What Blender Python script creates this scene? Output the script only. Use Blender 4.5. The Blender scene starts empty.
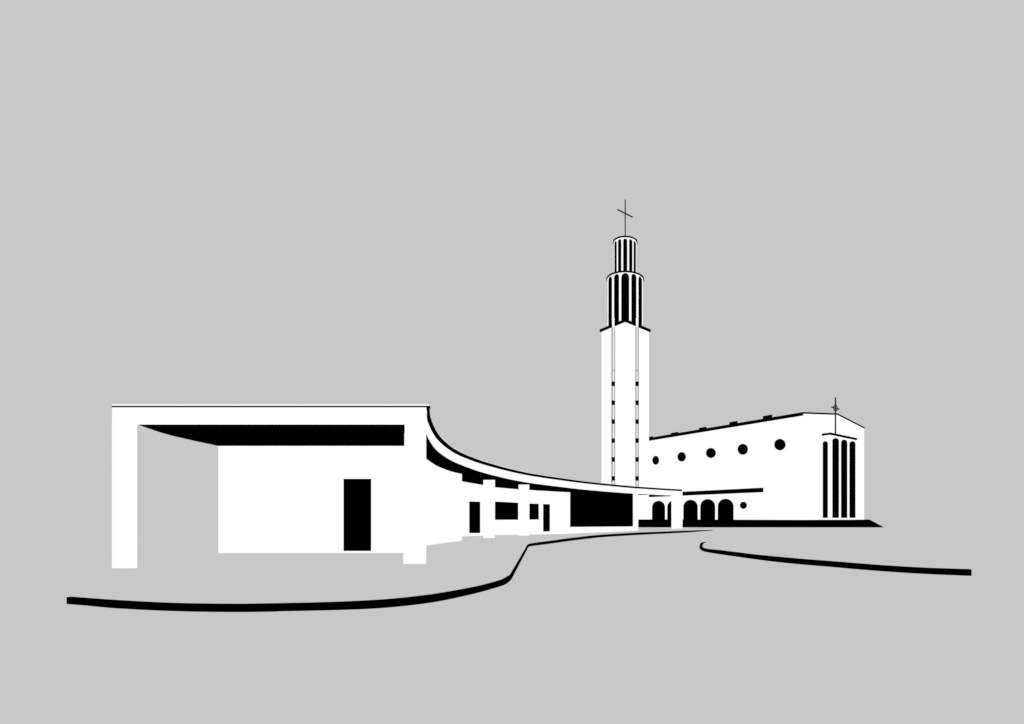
import bpy, bmesh, math
from mathutils import Vector

# ------------------------------------------------------------------ survey
# Eye height 1.6 m.  One survey unit U is 1.6/50.7 m; every building is laid out on the
# ground plan in these units: x to the right, d = distance, h = height above eye level.
U = 1.6 / 50.7
F = 560.0
CX, HY = 512.0, 517.5
C = bpy.context.scene.collection

def plan(px, s):                # sight line + scale -> plan position
    return ((px - CX) / s, F / s)
def W(x, d, h):                 # plan position -> world metres
    return Vector((x * U, d * U, 1.6 + h * U))
GROUND = -50.7

# ------------------------------------------------------------------ materials
def flat(name, srgb):
    c = srgb / 255.0
    l = c / 12.92 if c <= 0.04045 else ((c + 0.055) / 1.055) ** 2.4
    m = bpy.data.materials.new(name)
    m.use_nodes = True
    nt = m.node_tree
    nt.nodes.clear()
    e = nt.nodes.new('ShaderNodeEmission')  # unlit look: each surface emits its own flat tone, no lamp lights it
    e.inputs[0].default_value = (l, l, l, 1)
    o = nt.nodes.new('ShaderNodeOutputMaterial')
    nt.links.new(e.outputs[0], o.inputs[0])
    m.diffuse_color = (l, l, l, 1)
    return m
WHITE = flat('white_render', 255)
BLACK = flat('black_paint_and_shade', 0)  # black parts, and the shade painted on the arcade soffit
GREY = flat('grey_paving', 200)
EDGE = flat('mid_grey_trim', 178)
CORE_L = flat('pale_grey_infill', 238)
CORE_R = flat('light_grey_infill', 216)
DARK = flat('dark_iron', 22)
TRIM = flat('trim_grey', 160)
IRON = flat('grey_iron', 50)

# ------------------------------------------------------------------ object helpers
def link(name, bm, mat, parent=None):
    bmesh.ops.recalc_face_normals(bm, faces=bm.faces[:])
    me = bpy.data.meshes.new(name)
    bm.to_mesh(me); bm.free()
    me.materials.append(mat)
    o = bpy.data.objects.new(name, me)
    C.objects.link(o)
    if parent is not None:
        o.parent = parent
        bpy.context.view_layer.update()
        o.matrix_parent_inverse = parent.matrix_world.inverted()
    return o
def thing(name, label, cat, loc):
    o = bpy.data.objects.new(name, None)
    C.objects.link(o)
    o.location = loc
    o['label'] = label; o['category'] = cat
    bpy.context.view_layer.update()
    return o
def structure(name, bm, mat, label):
    o = link(name, bm, mat)
    o['kind'] = 'structure'
    o['label'] = label
    return o
def prism(bm, pts, h0, h1):     # plan polygon extruded between two heights
    lo = [bm.verts.new(W(x, d, h0)) for x, d in pts]
    hi = [bm.verts.new(W(x, d, h1)) for x, d in pts]
    n = len(pts)
    bm.faces.new(hi); bm.faces.new(lo[::-1])
    for i in range(n):
        bm.faces.new((lo[i], lo[(i+1) % n], hi[(i+1) % n], hi[i]))
def strip(bm, front, back, lo, hi):   # wall following a plan line; lo/hi per point
    n = len(front)
    if not hasattr(lo, '__len__'): lo = [lo]*n
    if not hasattr(hi, '__len__'): hi = [hi]*n
    r = []
    for i in range(n):
        f, b = front[i], back[i]
        r.append([bm.verts.new(W(*f, lo[i])), bm.verts.new(W(*f, hi[i])),
                  bm.verts.new(W(*b, hi[i])), bm.verts.new(W(*b, lo[i]))])
    for a, b in zip(r, r[1:]):
        for k in range(4):
            bm.faces.new((a[k], b[k], b[(k+1) % 4], a[(k+1) % 4]))
    bm.faces.new(r[0]); bm.faces.new(r[-1][::-1])
def offset(pts, t):             # shift a plan line sideways (positive = to its left)
    out = []
    for i, p in enumerate(pts):
        a = pts[max(i-1, 0)]; b = pts[min(i+1, len(pts)-1)]
        dx, dd = b[0]-a[0], b[1]-a[1]
        L = math.hypot(dx, dd)
        out.append((p[0] - dd/L*t, p[1] + dx/L*t))
    return out
def smooth(pts, k=6):           # Catmull-Rom through plan points
    out = []
    n = len(pts)
    for i in range(n-1):
        p0, p1, p2, p3 = pts[max(i-1, 0)], pts[i], pts[i+1], pts[min(i+2, n-1)]
        for j in range(k):
            t = j / k
            out.append(tuple(0.5*((2*b)+(c-a)*t+(2*a-5*b+4*c-e)*t*t+(3*b-a-3*c+e)*t**3)
                             for a, b, c, e in zip(p0, p1, p2, p3)))
    out.append(tuple(pts[-1]))
    return out

class Face:
    """A vertical wall plane through two plan points, read in sight-line coordinates."""
    def __init__(s, A, B):
        s.A, s.B = A, B
        dx, dd = B[0]-A[0], B[1]-A[1]
        L = math.hypot(dx, dd)
        s.t = (dx/L, dd/L)
        s.n = (dd/L, -dx/L)
        if s.n[0]*(-A[0]) + s.n[1]*(-A[1]) < 0: s.n = (-s.n[0], -s.n[1])
    def at(s, px, out=0.0):     # plan point and scale where a sight line meets the wall
        k = (px - CX) / F
        # (A + t*m): x = k*d
        a0, a1 = s.A[0]+s.n[0]*out, s.A[1]+s.n[1]*out
        m = (k*a1 - a0) / (s.t[0] - k*s.t[1])
        x, d = a0+s.t[0]*m, a1+s.t[1]*m
        return x, d, F/d
    def p(s, px, py, out=0.0, hmin=None):
        x, d, sc = s.at(px, out)
        h = (HY - py) / sc
        if hmin is not None: h = max(h, hmin)
        return W(x, d, h)
    def panel(s, bm, pts, out, depth, hmin=None):
        f = [bm.verts.new(s.p(a, b, out, hmin)) for a, b in pts]
        k = [bm.verts.new(s.p(a, b, out-depth, hmin)) for a, b in pts]
        n = len(pts)
        bm.faces.new(f); bm.faces.new(k[::-1])
        for i in range(n):
            bm.faces.new((f[i], f[(i+1) % n], k[(i+1) % n], k[i]))
def rect(x0, x1, y0, y1): return [(x0, y0), (x1, y0), (x1, y1), (x0, y1)]
def arch(x0, x1, top, bottom, ry=None):
    cx, rx = (x0+x1)/2, (x1-x0)/2
    ry = ry or rx
    return [(x0, bottom)] + [(cx - rx*math.cos(math.pi*i/16), top + ry - ry*math.sin(math.pi*i/16))
                             for i in range(17)] + [(x1, bottom)]
def disc(cx, cy, rx, ry):
    return [(cx + rx*math.cos(math.tau*i/32), cy + ry*math.sin(math.tau*i/32)) for i in range(32)]
def panel(parent, name, face, pts, mat=BLACK, out=0.8, depth=0.6, hmin=None):
    if mat is BLACK:            # openings measured inside their soft edge
        mx = (min(p[0] for p in pts) + max(p[0] for p in pts)) / 2
        my = (min(p[1] for p in pts) + max(p[1] for p in pts)) / 2
        hx = max(p[0] for p in pts) - mx; hy = max(p[1] for p in pts) - my
        pts = [(mx + (a-mx)*(1+.17/hx), my + (b-my)*(1+.17/hy)) for a, b in pts]
    bm = bmesh.new(); face.panel(bm, pts, out, depth, hmin)
    return link(name, bm, mat, parent)

# ================================================================== SETTING
bm = bmesh.new()
G = 6000
v = [bm.verts.new((x, y, 0)) for x, y in ((-G, -300), (G, -300), (G, G), (-G, G))]
bm.faces.new(v)
structure('ground', bm, GREY, 'flat plain grey ground around the church and arcade')

def on_ground(px, py):
    return plan(px, (py - HY) / 50.7)
# foot and top of each kerb as measured along its run
KL = [(66.5,604.0,597.1),(88,605.8,598.7),(111.3,608.0,600.3),(142,609.8,602.1),(169,611.0,603.3),(200,611.8,604.0),(243,612.1,604.2),
      (280,611.6,603.6),(314.5,610.9,602.9),(348.4,610.0,601.7),(375.7,608.7,600.3),(400,606.7,598.4),(420,604.4,596.2),(441,601.2,593.4),
      (468.4,595.3,588.6),(486,590.8,584.9),(502.5,585.8,580.2),(507,583.6,578.2),(511,580.0,575.8),(513.6,575.6,573.2),(520.3,562.6,560.8),(526.5,550.9,549.3),
      (528.6,547.2,545.2),(531.0,546.3,543.8),(540,545.1,542.3),(555,543.1,540.4),(570,541.0,538.3),(600.8,537.4,534.9),(640,534.9,532.6),(682,532.8,530.9),
      (703,531.3,530.2),(713,530.4,530.1)]
KR = [(704.2,542.3,542.1),(701.2,543.4,542.7),(699.6,546.6,545.2),(700.0,549.0,547.2),(701.8,550.6,548.2),(705,551.9,548.9),(717.3,554.0,550.2),(731,556.0,551.9),
      (751.5,558.9,554.5),(772,561.6,556.5),(799.4,564.4,559.0),(830,567.0,561.4),(873.8,570.8,564.9),(922,574.0,567.9),(971.6,576.1,569.6)]
def kerb_height(q):
    s_ = (q[1]-HY)/50.7
    return max(.3, (q[1]-q[2])/s_ - .22*s_ + .35)
kl = [q[:2] for q in KL]; hl = [kerb_height(q) for q in KL]
kr = [q[:2] for q in KR]; hr = [kerb_height(q) for q in KR]
def lerp_list(vals, k):
    out = []
    for a, b in zip(vals, vals[1:]):
        out += [a+(b-a)*j/k for j in range(k)]
    return out + [vals[-1]]
def kerb(pts, heights, label, width, k=4):
    line = [on_ground(*q) for q in pts]
    line = smooth(line, k)
    hs = lerp_list(heights, k)
    bm = bmesh.new()
    strip(bm, line, offset(line, width), GROUND - 1, [GROUND + a for a in hs])
    structure('kerb', bm, BLACK, label)
    return line
La = kerb(kl, hl, 'long black kerb sweeping from the left foreground up to the arcade', 2.5)
Ra = kerb(kr, hr, 'short black kerb curling back near the steps and running out to the right', 4.6)
bm = bmesh.new()
road = [(x, d) for x, d in La[28:-1]] + [(x, d) for x, d in Ra[6:]]
vs = [bm.verts.new((x*U, d*U, 0.004)) for x, d in road]
vs += [bm.verts.new((p[0], p[1], 0.004)) for p in ((22, 4), (0, -8), (-16, 4))]
es = [bm.edges.new((vs[i], vs[(i+1) % len(vs)])) for i in range(len(vs))]
bmesh.ops.triangle_fill(bm, use_beauty=True, edges=es)
structure('road', bm, GREY, 'plain grey forecourt between the two black kerbs')

# ================================================================== ARCADE BUILDING
arc = thing('arcade_building',
            'long low white building with square entrance frame and flat roof curving back towards the church',
            'building', W(-240, 600, GROUND))
SOF, TOP = 92.7, 112.0

def from_top(px, py): return plan(px, (HY - py) / TOP)
edge_c = [(-82.4, 560)] + [from_top(*q) for q in
          ((430.1,415),(431.6,420),(434.2,426.6),(437.8,433.2),(442.4,438.9),(448.2,444.2),(455.6,449.5),(463.9,453.8),
           (473,457.5),(482.3,460.9),(495.6,464.9),(511.3,469.1),(526.9,472.6),(542.5,475.3),(560,477.9),(580,480.7),(600.8,483.1),
           (630,486.0),(653,487.7),(670,488.8),(682.2,489.5))]
edge_c = smooth(edge_c, 5)
fasc = offset(edge_c, 3.4)          # fascia stands back from the coping
fasc[0] = (-85.8, 560)
_a, _b = fasc[-2], fasc[-1]
_l = math.hypot(_b[0]-_a[0], _b[1]-_a[1])
fasc[-1] = (_b[0] + (_b[0]-_a[0])/_l*7, _b[1] + (_b[1]-_a[1])/_l*7)
fback = offset(fasc, 1.1); fback[0] = (-87.2, 561)
copeb = offset(edge_c, 14); copeb[0] = (-100, 566)

left_edge = [(-400, 560), (-374, 566), plan(150,.955), plan(162,.912), plan(175,.874), plan(195,.825), (-380.5, 724)]
left_edge[1] = plan(137.3, .992)
outer = left_edge + [(-385,900),(-372,1100),(-330,1300),(-250,1480),(-150,1630),(0,1790),(120,1920),(250,2060),
                     (370,2200), plan(632,.2435), plan(650,.2435), plan(679,.237)]

def poly_slab(name, mat, inner, out_, h0, h1, skip=0):
    pts = inner + out_[::-1]
    bm = bmesh.new()
    lo = [bm.verts.new(W(*p, h0)) for p in pts]
    n = len(pts)
    e = [bm.edges.new((lo[i], lo[(i+1) % n])) for i in range(n)]
    r = bmesh.ops.triangle_fill(bm, use_beauty=True, edges=e)
    ex = bmesh.ops.extrude_face_region(bm, geom=[f for f in r['geom'] if isinstance(f, bmesh.types.BMFace)])
    for vv in ex['geom']:
        if isinstance(vv, bmesh.types.BMVert): vv.co.z += (h1-h0)*U
    return link(name, bm, mat, arc)
inner_roof = offset(edge_c, 8); inner_roof[0] = (-92, 563)
out_roof = [(-396, 563)] + outer[1:]
poly_slab('roof', WHITE, inner_roof, out_roof, SOF + 0.5, TOP - 2.5)
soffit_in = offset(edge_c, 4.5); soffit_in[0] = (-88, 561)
poly_slab('soffit', BLACK, soffit_in, [(-374.3, 561)] + outer[2:], SOF, SOF + 0.4)  # shade under the roof painted as a flat black underside
poly_slab('roof_covering', BLACK, offset(edge_c, 10)[1:], [(-392, 575)] + [(x+4, d) for x, d in outer[2:-1]], TOP - 2.4, TOP - 1.2)

# front beam, black flashing, white cap
bm = bmesh.new(); prism(bm, [(-400,560),(-85.8,560),(-85.8,563.9),(-400,563.9)], SOF + .5, TOP - 1.75)
link('beam', bm, WHITE, arc)
bm = bmesh.new(); prism(bm, [(-400,559.4),(-82.4,559.4),(-82.4,566),(-400,566)], TOP - 1.85, TOP - .42)
link('flashing', bm, BLACK, arc)
bm = bmesh.new(); prism(bm, [(-400,559.6),(-83.2,559.6),(-83.2,564),(-400,564)], TOP - .4, TOP + 1.0)
link('cap', bm, WHITE, arc)
# curved fascia, coping, cap
n = len(fasc)
def low(sc_):
    t = [(0,86),(.3,86.2),(.36,87.6),(.42,88.5),(.48,90),(.53,91.4),(.57,92.6),(2,92.6)]
    for (a_, b_), (c_, d_) in zip(t, t[1:]):
        if sc_ <= c_: return b_ + (d_-b_)*(sc_-a_)/(c_-a_)
lo = [low(F/p_[1]) for p_ in edge_c]
bm = bmesh.new(); strip(bm, fasc, fback, lo, TOP - 3); link('fascia', bm, WHITE, arc)
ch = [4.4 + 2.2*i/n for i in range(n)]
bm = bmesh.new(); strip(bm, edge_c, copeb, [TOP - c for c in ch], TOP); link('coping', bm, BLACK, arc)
bm = bmesh.new(); strip(bm, offset(edge_c, .2), offset(edge_c, 3), TOP + .05, [TOP + 1.0 - .3*i/n for i in range(n)])
link('cap', bm, WHITE, arc)

# pillars of the arcade
def pillar(px0, px1, s, h0, h1, depth, slant=0.0):
    d = F / s
    x0 = (px0-CX) * (d if px0 < CX else d+depth) / F
    x1 = (px1-CX) * (d if px1 > CX else d+depth) / F
    # sides run straight back
    bm = bmesh.new()
    prism(bm, [(x0, d), (x1, d + slant), (x1 - .0, d + slant + depth), (x0, d + depth)], h0, h1)
    return link('pillar', bm, WHITE, arc)
p1 = pillar(111.9, 137.2, 1.0, GROUND, SOF + .5, 4)
# the left pillar and beam are slim front slabs; the right one is set back under the beam
x0, d0 = plan(403.3, .9175); x1 = (426.2-CX)*(d0+8)/F
bm = bmesh.new(); prism(bm, [(x0, d0), (x1, d0), (x1, d0 + 8), (x0 + 1, d0 + 8)], GROUND, SOF - .1)
bm.verts.ensure_lookup_table()
for v_ in bm.verts:
    if v_.co.z > 3 and v_.co.x < -3.5: v_.co.x += 1.2*U
link('pillar', bm, WHITE, arc)
bm = bmesh.new(); prism(bm, [(-107.4, 560.1), (-86, 560.1), (-92.4, d0-2), (-92.6, d0+6), (x1, d0+6), (x0+1.2, d0+2)], SOF - .15, SOF - .02)
prism(bm, [(-107.4, 560.05), (-86, 560.05), (-86, 560.9), (-107.4, 560.9)], SOF - .01, SOF + .49)
link('beam', bm, WHITE, arc)
pillar(483.3, 495, .406, GROUND, SOF - .1, 22)
pillar(518.6, 529.3, .356, GROUND, SOF - .1, 24)
# end pillar, flush with the end of the fascia
e = fasc[-1]; a = Face(fasc[-8], fasc[-1]); q0 = a.at(671.4)
bm = bmesh.new()
def beyond(p_, t): return (p_[0]*(p_[1]+t)/p_[1], p_[1]+t)
prism(bm, [beyond(q0, .6), beyond(e, .6), beyond(e, 26), beyond(q0, 26)], -44.5, SOF - .1)
link('pillar', bm, WHITE, arc)

# walls
T = 8
portico = Face(plan(218.3, .773), plan(415, .773))
wa = [plan(218.3,.773), plan(415,.773)]
bm = bmesh.new(); strip(bm, wa, [(x, d+T) for x, d in wa], -45.9, SOF - .1)
link('wall', bm, WHITE, arc)
cur = [(415,.700,546.8),(426,.635,545.4),(436.6,.559,544.0),(449.8,.5016,542.3),(461.9,.469,540.7)]
cur = [cur[0]] + smooth(cur[1:], 5)
wb = [plan(a_, b_) for a_, b_, _ in cur]
wb[0] = (wa[1][0], wa[1][1] + .2)
wlo = [-(y-HY)/s for _, s, y in cur]; wlo[0] = -45.9
bm = bmesh.new(); strip(bm, wb, offset(wb, T), wlo, SOF - .1)
link('wall', bm, WHITE, arc)
wc_px = [(461.9,.393,481.1,536.4),(483,.36,484.7,535.6),(495,.3455,486.9,535.0),(518,.343,489.0,534.8),
         (529.5,.338,489.7,534.5),(560,.329,491.5,534.1),(570.9,.317,492.0,533.6)]
wc = [plan(q[0], q[1]) for q in wc_px]
wchi = [(HY-q[2]-.35)/q[1] for q in wc_px]; wclo = [-(q[3]-HY)/q[1] for q in wc_px]
# return wall between the two
bm = bmesh.new()
strip(bm, [wb[-1], (wc[0][0], wc[0][1])], [(wb[-1][0]-T, wb[-1][1]), (wc[0][0]-T, wc[0][1])], [wlo[-1], wclo[0]], SOF - .1)
link('wall', bm, WHITE, arc)
bm = bmesh.new(); strip(bm, wc, offset(wc, T), wclo, wchi)
link('wall', bm, WHITE, arc)
bm = bmesh.new()
strip(bm, offset(wc, 1.0), offset(wc, T-1), [a_ + .05 for a_ in wchi], SOF - .1)
o = link('wall_top_strip', bm, BLACK, arc)  # black strip filling the gap between wall top and soffit
wd = [wc[-1], plan(638.2, .262)]
hall = Face(wd[0], wd[1])
bm = bmesh.new(); strip(bm, wd, offset(wd, T), [wclo[-1], -(530.7-HY)/.262], SOF - .1)
link('wall', bm, WHITE, arc)
# outer walls that close the body of the building
ob = [(-380.3, 733)] + [(x+6, d-4) for x, d in outer[7:-3]] + [plan(635.5, .2455), (wd[1][0]-3, wd[1][1]+4)]
bm = bmesh.new(); strip(bm, ob, [(x+3, d-3) for x, d in ob], [-45.9]*2 + [GROUND]*(len(ob)-2), SOF - .1)
link('wall', bm, WHITE, arc)

# openings
panel(arc, 'door', portico, rect(343.7, 371, 479, 550.8))
wf = [Face(wc[i], wc[i+1]) for i in range(len(wc)-1)]
panel(arc, 'door', wf[0], [(469.4,501.6),(480,501.9),(480,532.9),(469.4,532.9)])
panel(arc, 'window', wf[2], [(494,501.6),(518,502.9),(518,519.6),(494,519.7)])
panel(arc, 'window', wf[4], [(529.6,503.7),(538.6,504),(538.6,519.3),(529.6,519.5)])
panel(arc, 'door', wf[4], [(543.3,504.2),(549.7,504.4),(549.7,531.2),(543.3,531.3)])
s0, s1 = hall.at(571)[2], hall.at(632.7)[2]
panel(arc, 'large_window', hall, [(570.3,HY-92*s0),(632.8,HY-92*s1),(632.8,526.3),(570.3,526.8)])

# low paved step under the portico walls and under the last pillar
bm = bmesh.new()
prism(bm, [(-378, 690), (-150, 690), (-100, 1000), (-92, 1195), (-137, 1196), (-170, 950), (-200, 920), (-378, 920)], GROUND - .5, -49.6)
structure('pavement', bm, GREY, 'low grey paved step under the back wall of the portico')
bm = bmesh.new()
prism(bm, [(600, 2190), (660, 2190), (712, 2290), (700, 2330), (640, 2330)], GROUND - .5, -44.6)
structure('pavement', bm, GREY, 'low grey paved step under the end pillar of the arcade')

# ================================================================== TERRACE
PT = -13.3
ter = thing('terrace', 'long black stone terrace with sloping right end under the white church', 'terrace', W(1100, 2989, GROUND))
fl, fd = plan(575, .195); fx, _ = plan(869.7, .195); bx_, _ = plan(884.3, .195)
bm = bmesh.new()
top = [(fl, fd), (fx, fd), (2331, 3650), (1900, 4700), (fl, 4700)]
bot = [(fl, fd), (bx_, fd), (2396, 3650), (1990, 4760), (fl, 4760)]
tv = [bm.verts.new(W(*p, PT)) for p in top]; bv = [bm.verts.new(W(*p, GROUND - .5)) for p in bot]
bm.faces.new(tv); bm.faces.new(bv[::-1])
for i in range(5): bm.faces.new((bv[i], bv[(i+1) % 5], tv[(i+1) % 5], tv[i]))
link('platform', bm, BLACK, ter)

# ================================================================== CHURCH
SC = .182
P1 = plan(803, SC); P2 = plan(864.2, SC*90/105)
P650 = plan(650, SC*79.5/105)
side = Face(P650, P1)
x, d, _ = side.at(645); P0 = (x, d)
P3 = (P0[0]+P2[0]-P1[0], P0[1]+P2[1]-P1[1])
front = Face(P1, P2)
ch_ = thing('church', 'white church with round side windows, arched arcade and tall lancets in its gabled front', 'church', W(*P1, PT))
EV = 570.0
ax, ad, as_ = front.at(837.2)
RH = (HY - 414.9) / as_
back_apex = (ax + P0[0]-P1[0], ad + P0[1]-P1[1])
bm = bmesh.new()
def V(p, h): return bm.verts.new(W(*p, h))
f = [V(P1,PT),V(P2,PT),V(P2,EV),V((ax,ad),RH),V(P1,EV)]
b = [V(P0,PT),V(P3,PT),V(P3,EV),V(back_apex,RH),V(P0,EV)]
bm.faces.new(f); bm.faces.new(b[::-1])
for i in (0,1,2,3,4): bm.faces.new((f[i], b[i], b[(i+1)%5], f[(i+1)%5]))
link('wall', bm, WHITE, ch_)

def eave_y(px):  # height of the eave seen on the long side
    return HY - (EV+7) * side.at(px)[2]
sd = side.t  # towards the front
fr = front.t
# roof: two pitches just above the walls
def roof_pitch(Ea, Eb, Aa, Ab, he, hr, th, name):
    bm = bmesh.new()
    q = [W(*Ea, he), W(*Eb, he), W(*Ab, hr), W(*Aa, hr)]
    lo_ = [bm.verts.new(p) for p in q]; hi_ = [bm.verts.new(p + Vector((0,0,th*U))) for p in q]
    bm.faces.new(lo_[::-1]); bm.faces.new(hi_)
    for i in range(4): bm.faces.new((lo_[i], lo_[(i+1)%4], hi_[(i+1)%4], hi_[i]))
    return link(name, bm, BLACK, ch_)
def mv(p, a_, b_): return (p[0]+sd[0]*a_+fr[0]*b_, p[1]+sd[1]*a_+fr[1]*b_)
roof_pitch(mv(P0,-2,-1.5), mv(P1,2,-1.5), mv(back_apex,-2,0), mv((ax,ad),2,0), EV+.3, RH+.3, 8.8, 'roof')
roof_pitch(mv(P3,-2,1.5), mv(P2,2,1.5), mv(back_apex,-2,0), mv((ax,ad),2,0), EV+.3, RH+.3, 8.8, 'roof')
# eave gutter along the side
bm = bmesh.new()
side.panel(bm, [(645, HY-(EV+6)*side.at(645)[2]), (803.2, HY-(EV+6)*side.at(803.2)[2]),
                (803.2, HY-(EV-10)*side.at(803.2)[2]), (645, HY-(EV-13)*side.at(645)[2])], 4, 3.5)
link('gutter', bm, BLACK, ch_)
for a_, b_, y_ in ((649.2,652.7,436.7),(671,678,432.3),(699.1,706.3,427.2),(729.5,737.4,421.4),(763,772.2,415.0)):
    sl = (412.4-438.0)/(803-650)
    m_ = (b_-a_)*sl*.75
    panel(ch_, 'roof_vent', side, [(a_, y_-m_*1.3-.4), (b_, y_-.4), (b_, y_+2.8), (a_, y_-m_*1.3+2.8)], out=3.4, depth=7)
# round windows
for cx, cy, w_, h_ in ((655.7,460.3,6.5,8.6),(681.7,456.8,8.2,9.2),(710.9,453,9.7,9.8),(742.8,449.3,10.1,10.6),(779.9,444.6,11,11.2),
                       (743.4,505.3,6.8,6.9)):
    panel(ch_, 'round_window', side, disc(cx, cy, w_/2, h_/2))
# canopy over the side arches
panel(ch_, 'canopy', side, [(649.2,493.2),(682,491.8),(763.2,487.8),(763.2,492.2),(682,495.6),(649.2,497)], out=10, depth=9.9)
# side arches
for a_, b_, y_ in ((652.2,664.9,501),(667.4,680.8,500.5),(683.5,697.6,499.9),(700.4,715,499.2),(717.9,733.4,498.9)):
    panel(ch_, 'arched_opening', side, arch(a_, b_, y_, 521, (b_-a_)/2), hmin=PT-1.5)
# bay on the front
bx0 = front.at(821.9)[:2]
lo_k, hi_k = 0, 400
for _ in range(50):
    k = (lo_k+hi_k)/2
    p = (bx0[0]+sd[0]*k, bx0[1]+sd[1]*k)
    if CX + F*p[0]/p[1] < 830: lo_k = k
    else: hi_k = k
bc = p
bface = Face(bc, (bc[0]+fr[0]*100, bc[1]+fr[1]*100))
bside = Face(bx0, bc)
br = bface.at(856.2)[:2]
bb = (br[0]-sd[0]*k, br[1]-sd[1]*k)
BH = (HY - 434.8) / (F/bc[1])
bm = bmesh.new(); prism(bm, [(bx0[0],bx0[1]), bc, br, bb], PT, BH)
link('bay', bm, WHITE, ch_)
bm = bmesh.new()
prism(bm, [mv(bx0, 1, -3), mv(bc, 4, -3), mv(br, 4, 3), mv(bb, 1, 3)], BH + .2, BH + 12.6)
link('cornice', bm, BLACK, ch_)
panel(ch_, 'lancet_window', bside, arch(822.9, 827.7, 441.3, 517.7, 2.6))
for a_, b_, y_ in ((832.5,838.8,438.2),(841.2,847.1,439.8),(849.6,855.3,441.3)):
    panel(ch_, 'lancet_window', bface, arch(a_, b_, y_, 517.7, 2.9))
# ringed cross standing on the bay
cf = bface.at(836)
cs = cf[2]
cpos = mv(cf[:2], -3, 0)
def bar(bm, p0, h0, p1_, h1, r):
    a_, b_ = W(*p0, h0), W(*p1_, h1)
    ax_ = (b_-a_).normalized()
    up = Vector((0,0,1)) if abs(ax_.z) < .9 else Vector((1,0,0))
    s_ = ax_.cross(up).normalized(); t_ = s_.cross(ax_)
    rr = r*U
    A = [bm.verts.new(a_ + (s_*math.cos(i*math.tau/8)+t_*math.sin(i*math.tau/8))*rr) for i in range(8)]
    B = [bm.verts.new(b_ + (s_*math.cos(i*math.tau/8)+t_*math.sin(i*math.tau/8))*rr) for i in range(8)]
    bm.faces.new(A[::-1]); bm.faces.new(B)
    for i in range(8): bm.faces.new((A[i], A[(i+1)%8], B[(i+1)%8], B[i]))
bm = bmesh.new()
bar(bm, cpos, BH+10, cpos, (HY-397.4)/cs, 4.0)
cr = link('cross', bm, IRON, ch_)
hc = (HY-408)/cs
bm = bmesh.new()
bar(bm, mv(cpos,0,-50), hc, mv(cpos,0,50), hc, 3.4)
link('crossbar', bm, BLACK, cr)
bm = bmesh.new()
for i in range(16):
    t0, t1 = i*math.tau/16, (i+1)*math.tau/16
    bar(bm, mv(cpos,0,25*math.cos(t0)), hc+17*math.sin(t0), mv(cpos,0,25*math.cos(t1)), hc+17*math.sin(t1), 2.6)
link('ring', bm, DARK, cr)

# ================================================================== BELL TOWER
ST = .150
Tf = plan(625.2, ST); Tl = plan(601.4, .1425); Tr = plan(649.0, .1425)
Tb = (Tl[0]+Tr[0]-Tf[0], Tl[1]+Tr[1]-Tf[1])
Tc = ((Tl[0]+Tr[0])/2, (Tl[1]+Tr[1])/2)
tw = thing('bell_tower', 'tall slim white bell tower with two striped round lantern stages and cross on top', 'tower', W(*Tc, PT))
bm = bmesh.new(); prism(bm, [Tf, Tr, Tb, Tl], PT, 1303)
link('shaft', bm, WHITE, tw)
def grow(p, k): return (Tc[0]+(p[0]-Tc[0])*k, Tc[1]+(p[1]-Tc[1])*k)
bm = bmesh.new(); prism(bm, [grow(q, 1.075) for q in (Tf, Tr, Tb, Tl)], 1303.2, 1320)
link('cornice', bm, BLACK, tw)
lf = Face(Tl, Tf); rf = Face(Tf, Tr)
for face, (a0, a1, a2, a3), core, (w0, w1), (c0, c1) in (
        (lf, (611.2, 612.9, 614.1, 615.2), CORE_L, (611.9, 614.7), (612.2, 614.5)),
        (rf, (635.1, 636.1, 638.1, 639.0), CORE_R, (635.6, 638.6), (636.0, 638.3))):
    def yb(px, h): return HY - h*face.at(px)[2]
    def r2(a_, b_, t_, h1): h1 += 170; return [(a_, t_), (b_, t_), (b_, yb(b_, h1)), (a_, yb(a_, h1))]
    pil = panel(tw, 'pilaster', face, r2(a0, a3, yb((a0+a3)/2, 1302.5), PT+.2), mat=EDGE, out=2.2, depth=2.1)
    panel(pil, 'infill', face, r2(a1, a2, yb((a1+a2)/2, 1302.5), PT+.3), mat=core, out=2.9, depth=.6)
    panel(pil, 'band', face, rect(a0+.4, a3-.4, 370.0, 370.9), mat=TRIM, out=3.6, depth=.6)
    panel(pil, 'finial', face, [(c0, 318), (c1, 318), (c1, yb(c1, 1303)), (c0, yb(c0, 1303))], mat=WHITE, out=15, depth=1)
    for i in range(6):
        y_ = 383.8 + 18.92*i
        panel(pil, 'slit_window', face, rect(w0, w1, y_-2.15, y_+2.15), out=4.4, depth=.7)

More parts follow.
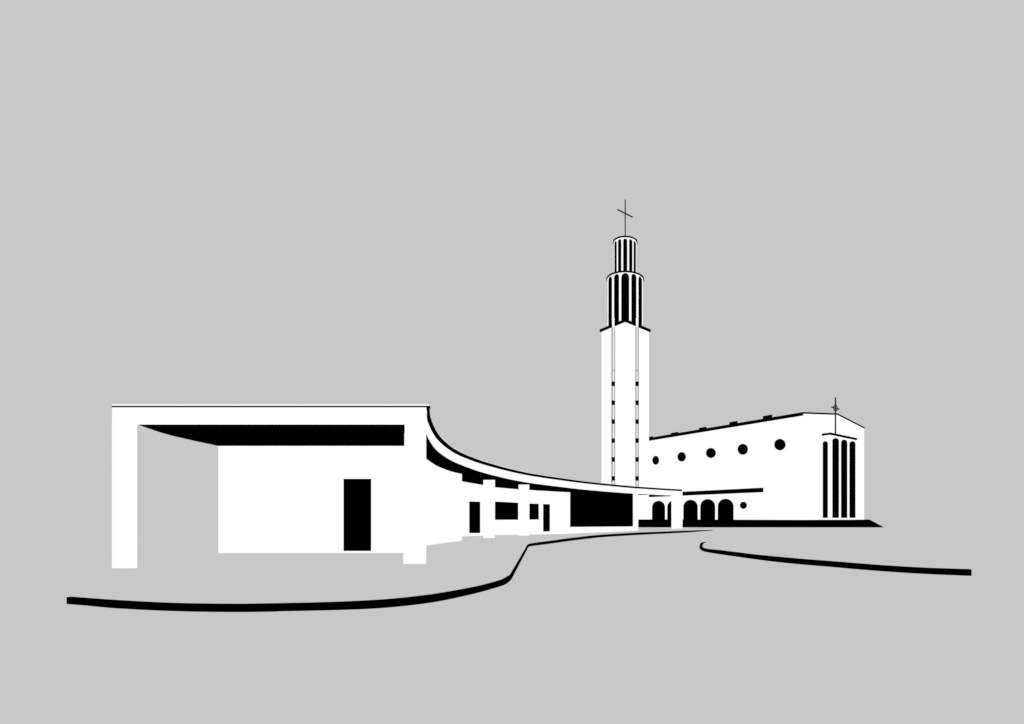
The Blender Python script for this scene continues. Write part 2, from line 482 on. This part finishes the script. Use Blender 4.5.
def about(r, a):                # the lanterns follow the slightly skewed plan of the shaft
    d_ = -r*math.cos(a)
    return (Tc[0] + r*math.sin(a) + d_*Tc[0]/Tc[1], Tc[1] + d_)
def lantern(R, h0, h1, capR, cap0, cap1, ang, otop, label=None):
    N = 96
    bm = bmesh.new()
    prism(bm, [about(R, i*math.tau/N) for i in range(N)], h0, h1)
    lan = link('lantern', bm, WHITE, tw)
    bm = bmesh.new()
    prism(bm, [about(capR, i*math.tau/N) for i in range(N)], cap0, cap1)
    link('cap', bm, BLACK, lan)
    for k in range(12):
        j_ = min(k, 12-k)
        half = ang[min(j_, 3)]
        c = {0: 0, 1: 28.2, 2: 56.2}.get(j_, 30*j_)
        c = math.radians(c if k <= 6 else -c)
        bm = bmesh.new()
        rings = []
        ro = R + .9
        M = 12
        hw = math.radians(half)
        arc_r = R*hw
        for j in range(M+1):
            t = -1 + 2*j/M
            a_ = c + hw*t
            hh = otop - arc_r*(1 - math.sqrt(max(0, 1-t*t)))
            x_, d_ = about(ro, a_)
            rings.append((bm.verts.new(W(x_, d_, h0+.2)), bm.verts.new(W(x_, d_, hh))))
        for (p_, q_), (r_, s_) in zip(rings, rings[1:]):
            bm.faces.new((p_, r_, s_, q_))
        link('arched_opening', bm, BLACK, lan)
    return lan
lantern(126, 1320.2, 1666, 132.5, 1665.2, 1674.5, (12.2, 8.8, 10.6, 10), 1660)
lantern(80.6, 1674.7, 1926, 87, 1926.2, 1934.5, (9.8, 9, 10.2, 9), 1917)
bm = bmesh.new(); bar(bm, Tc, 1934, Tc, 2230, 4.0)
cr = link('cross', bm, DARK, tw)
bm = bmesh.new(); bar(bm, mv(Tc,0,-79), 2134, mv(Tc,0,79), 2134, 4.3)
link('crossbar', bm, DARK, cr)

# ================================================================== WORLD, CAMERA
w = bpy.data.worlds.new('World'); bpy.context.scene.world = w
w.use_nodes = True
bg = w.node_tree.nodes['Background']
g = ((200/255+.055)/1.055)**2.4
bg.inputs[0].default_value = (g, g, g, 1)
bg.inputs[1].default_value = 1.0

cam = bpy.data.cameras.new('camera')
cam.sensor_width = 36; cam.lens = 36*F/1024
cam.shift_y = (HY - 362) / 1024
cam.clip_start = .1; cam.clip_end = 20000
co = bpy.data.objects.new('camera', cam); C.objects.link(co)
co.location = (0, 0, 1.6); co.rotation_euler = (math.radians(90), 0, 0)
sc = bpy.context.scene
sc.camera = co
sc.view_settings.view_transform = 'Standard'
sc.view_settings.look = 'None'
sc.view_settings.exposure = 0
sc.render.dither_intensity = 0
sc.cycles.use_denoising = False
sc.cycles.use_adaptive_sampling = False
sc.cycles.max_bounces = 0
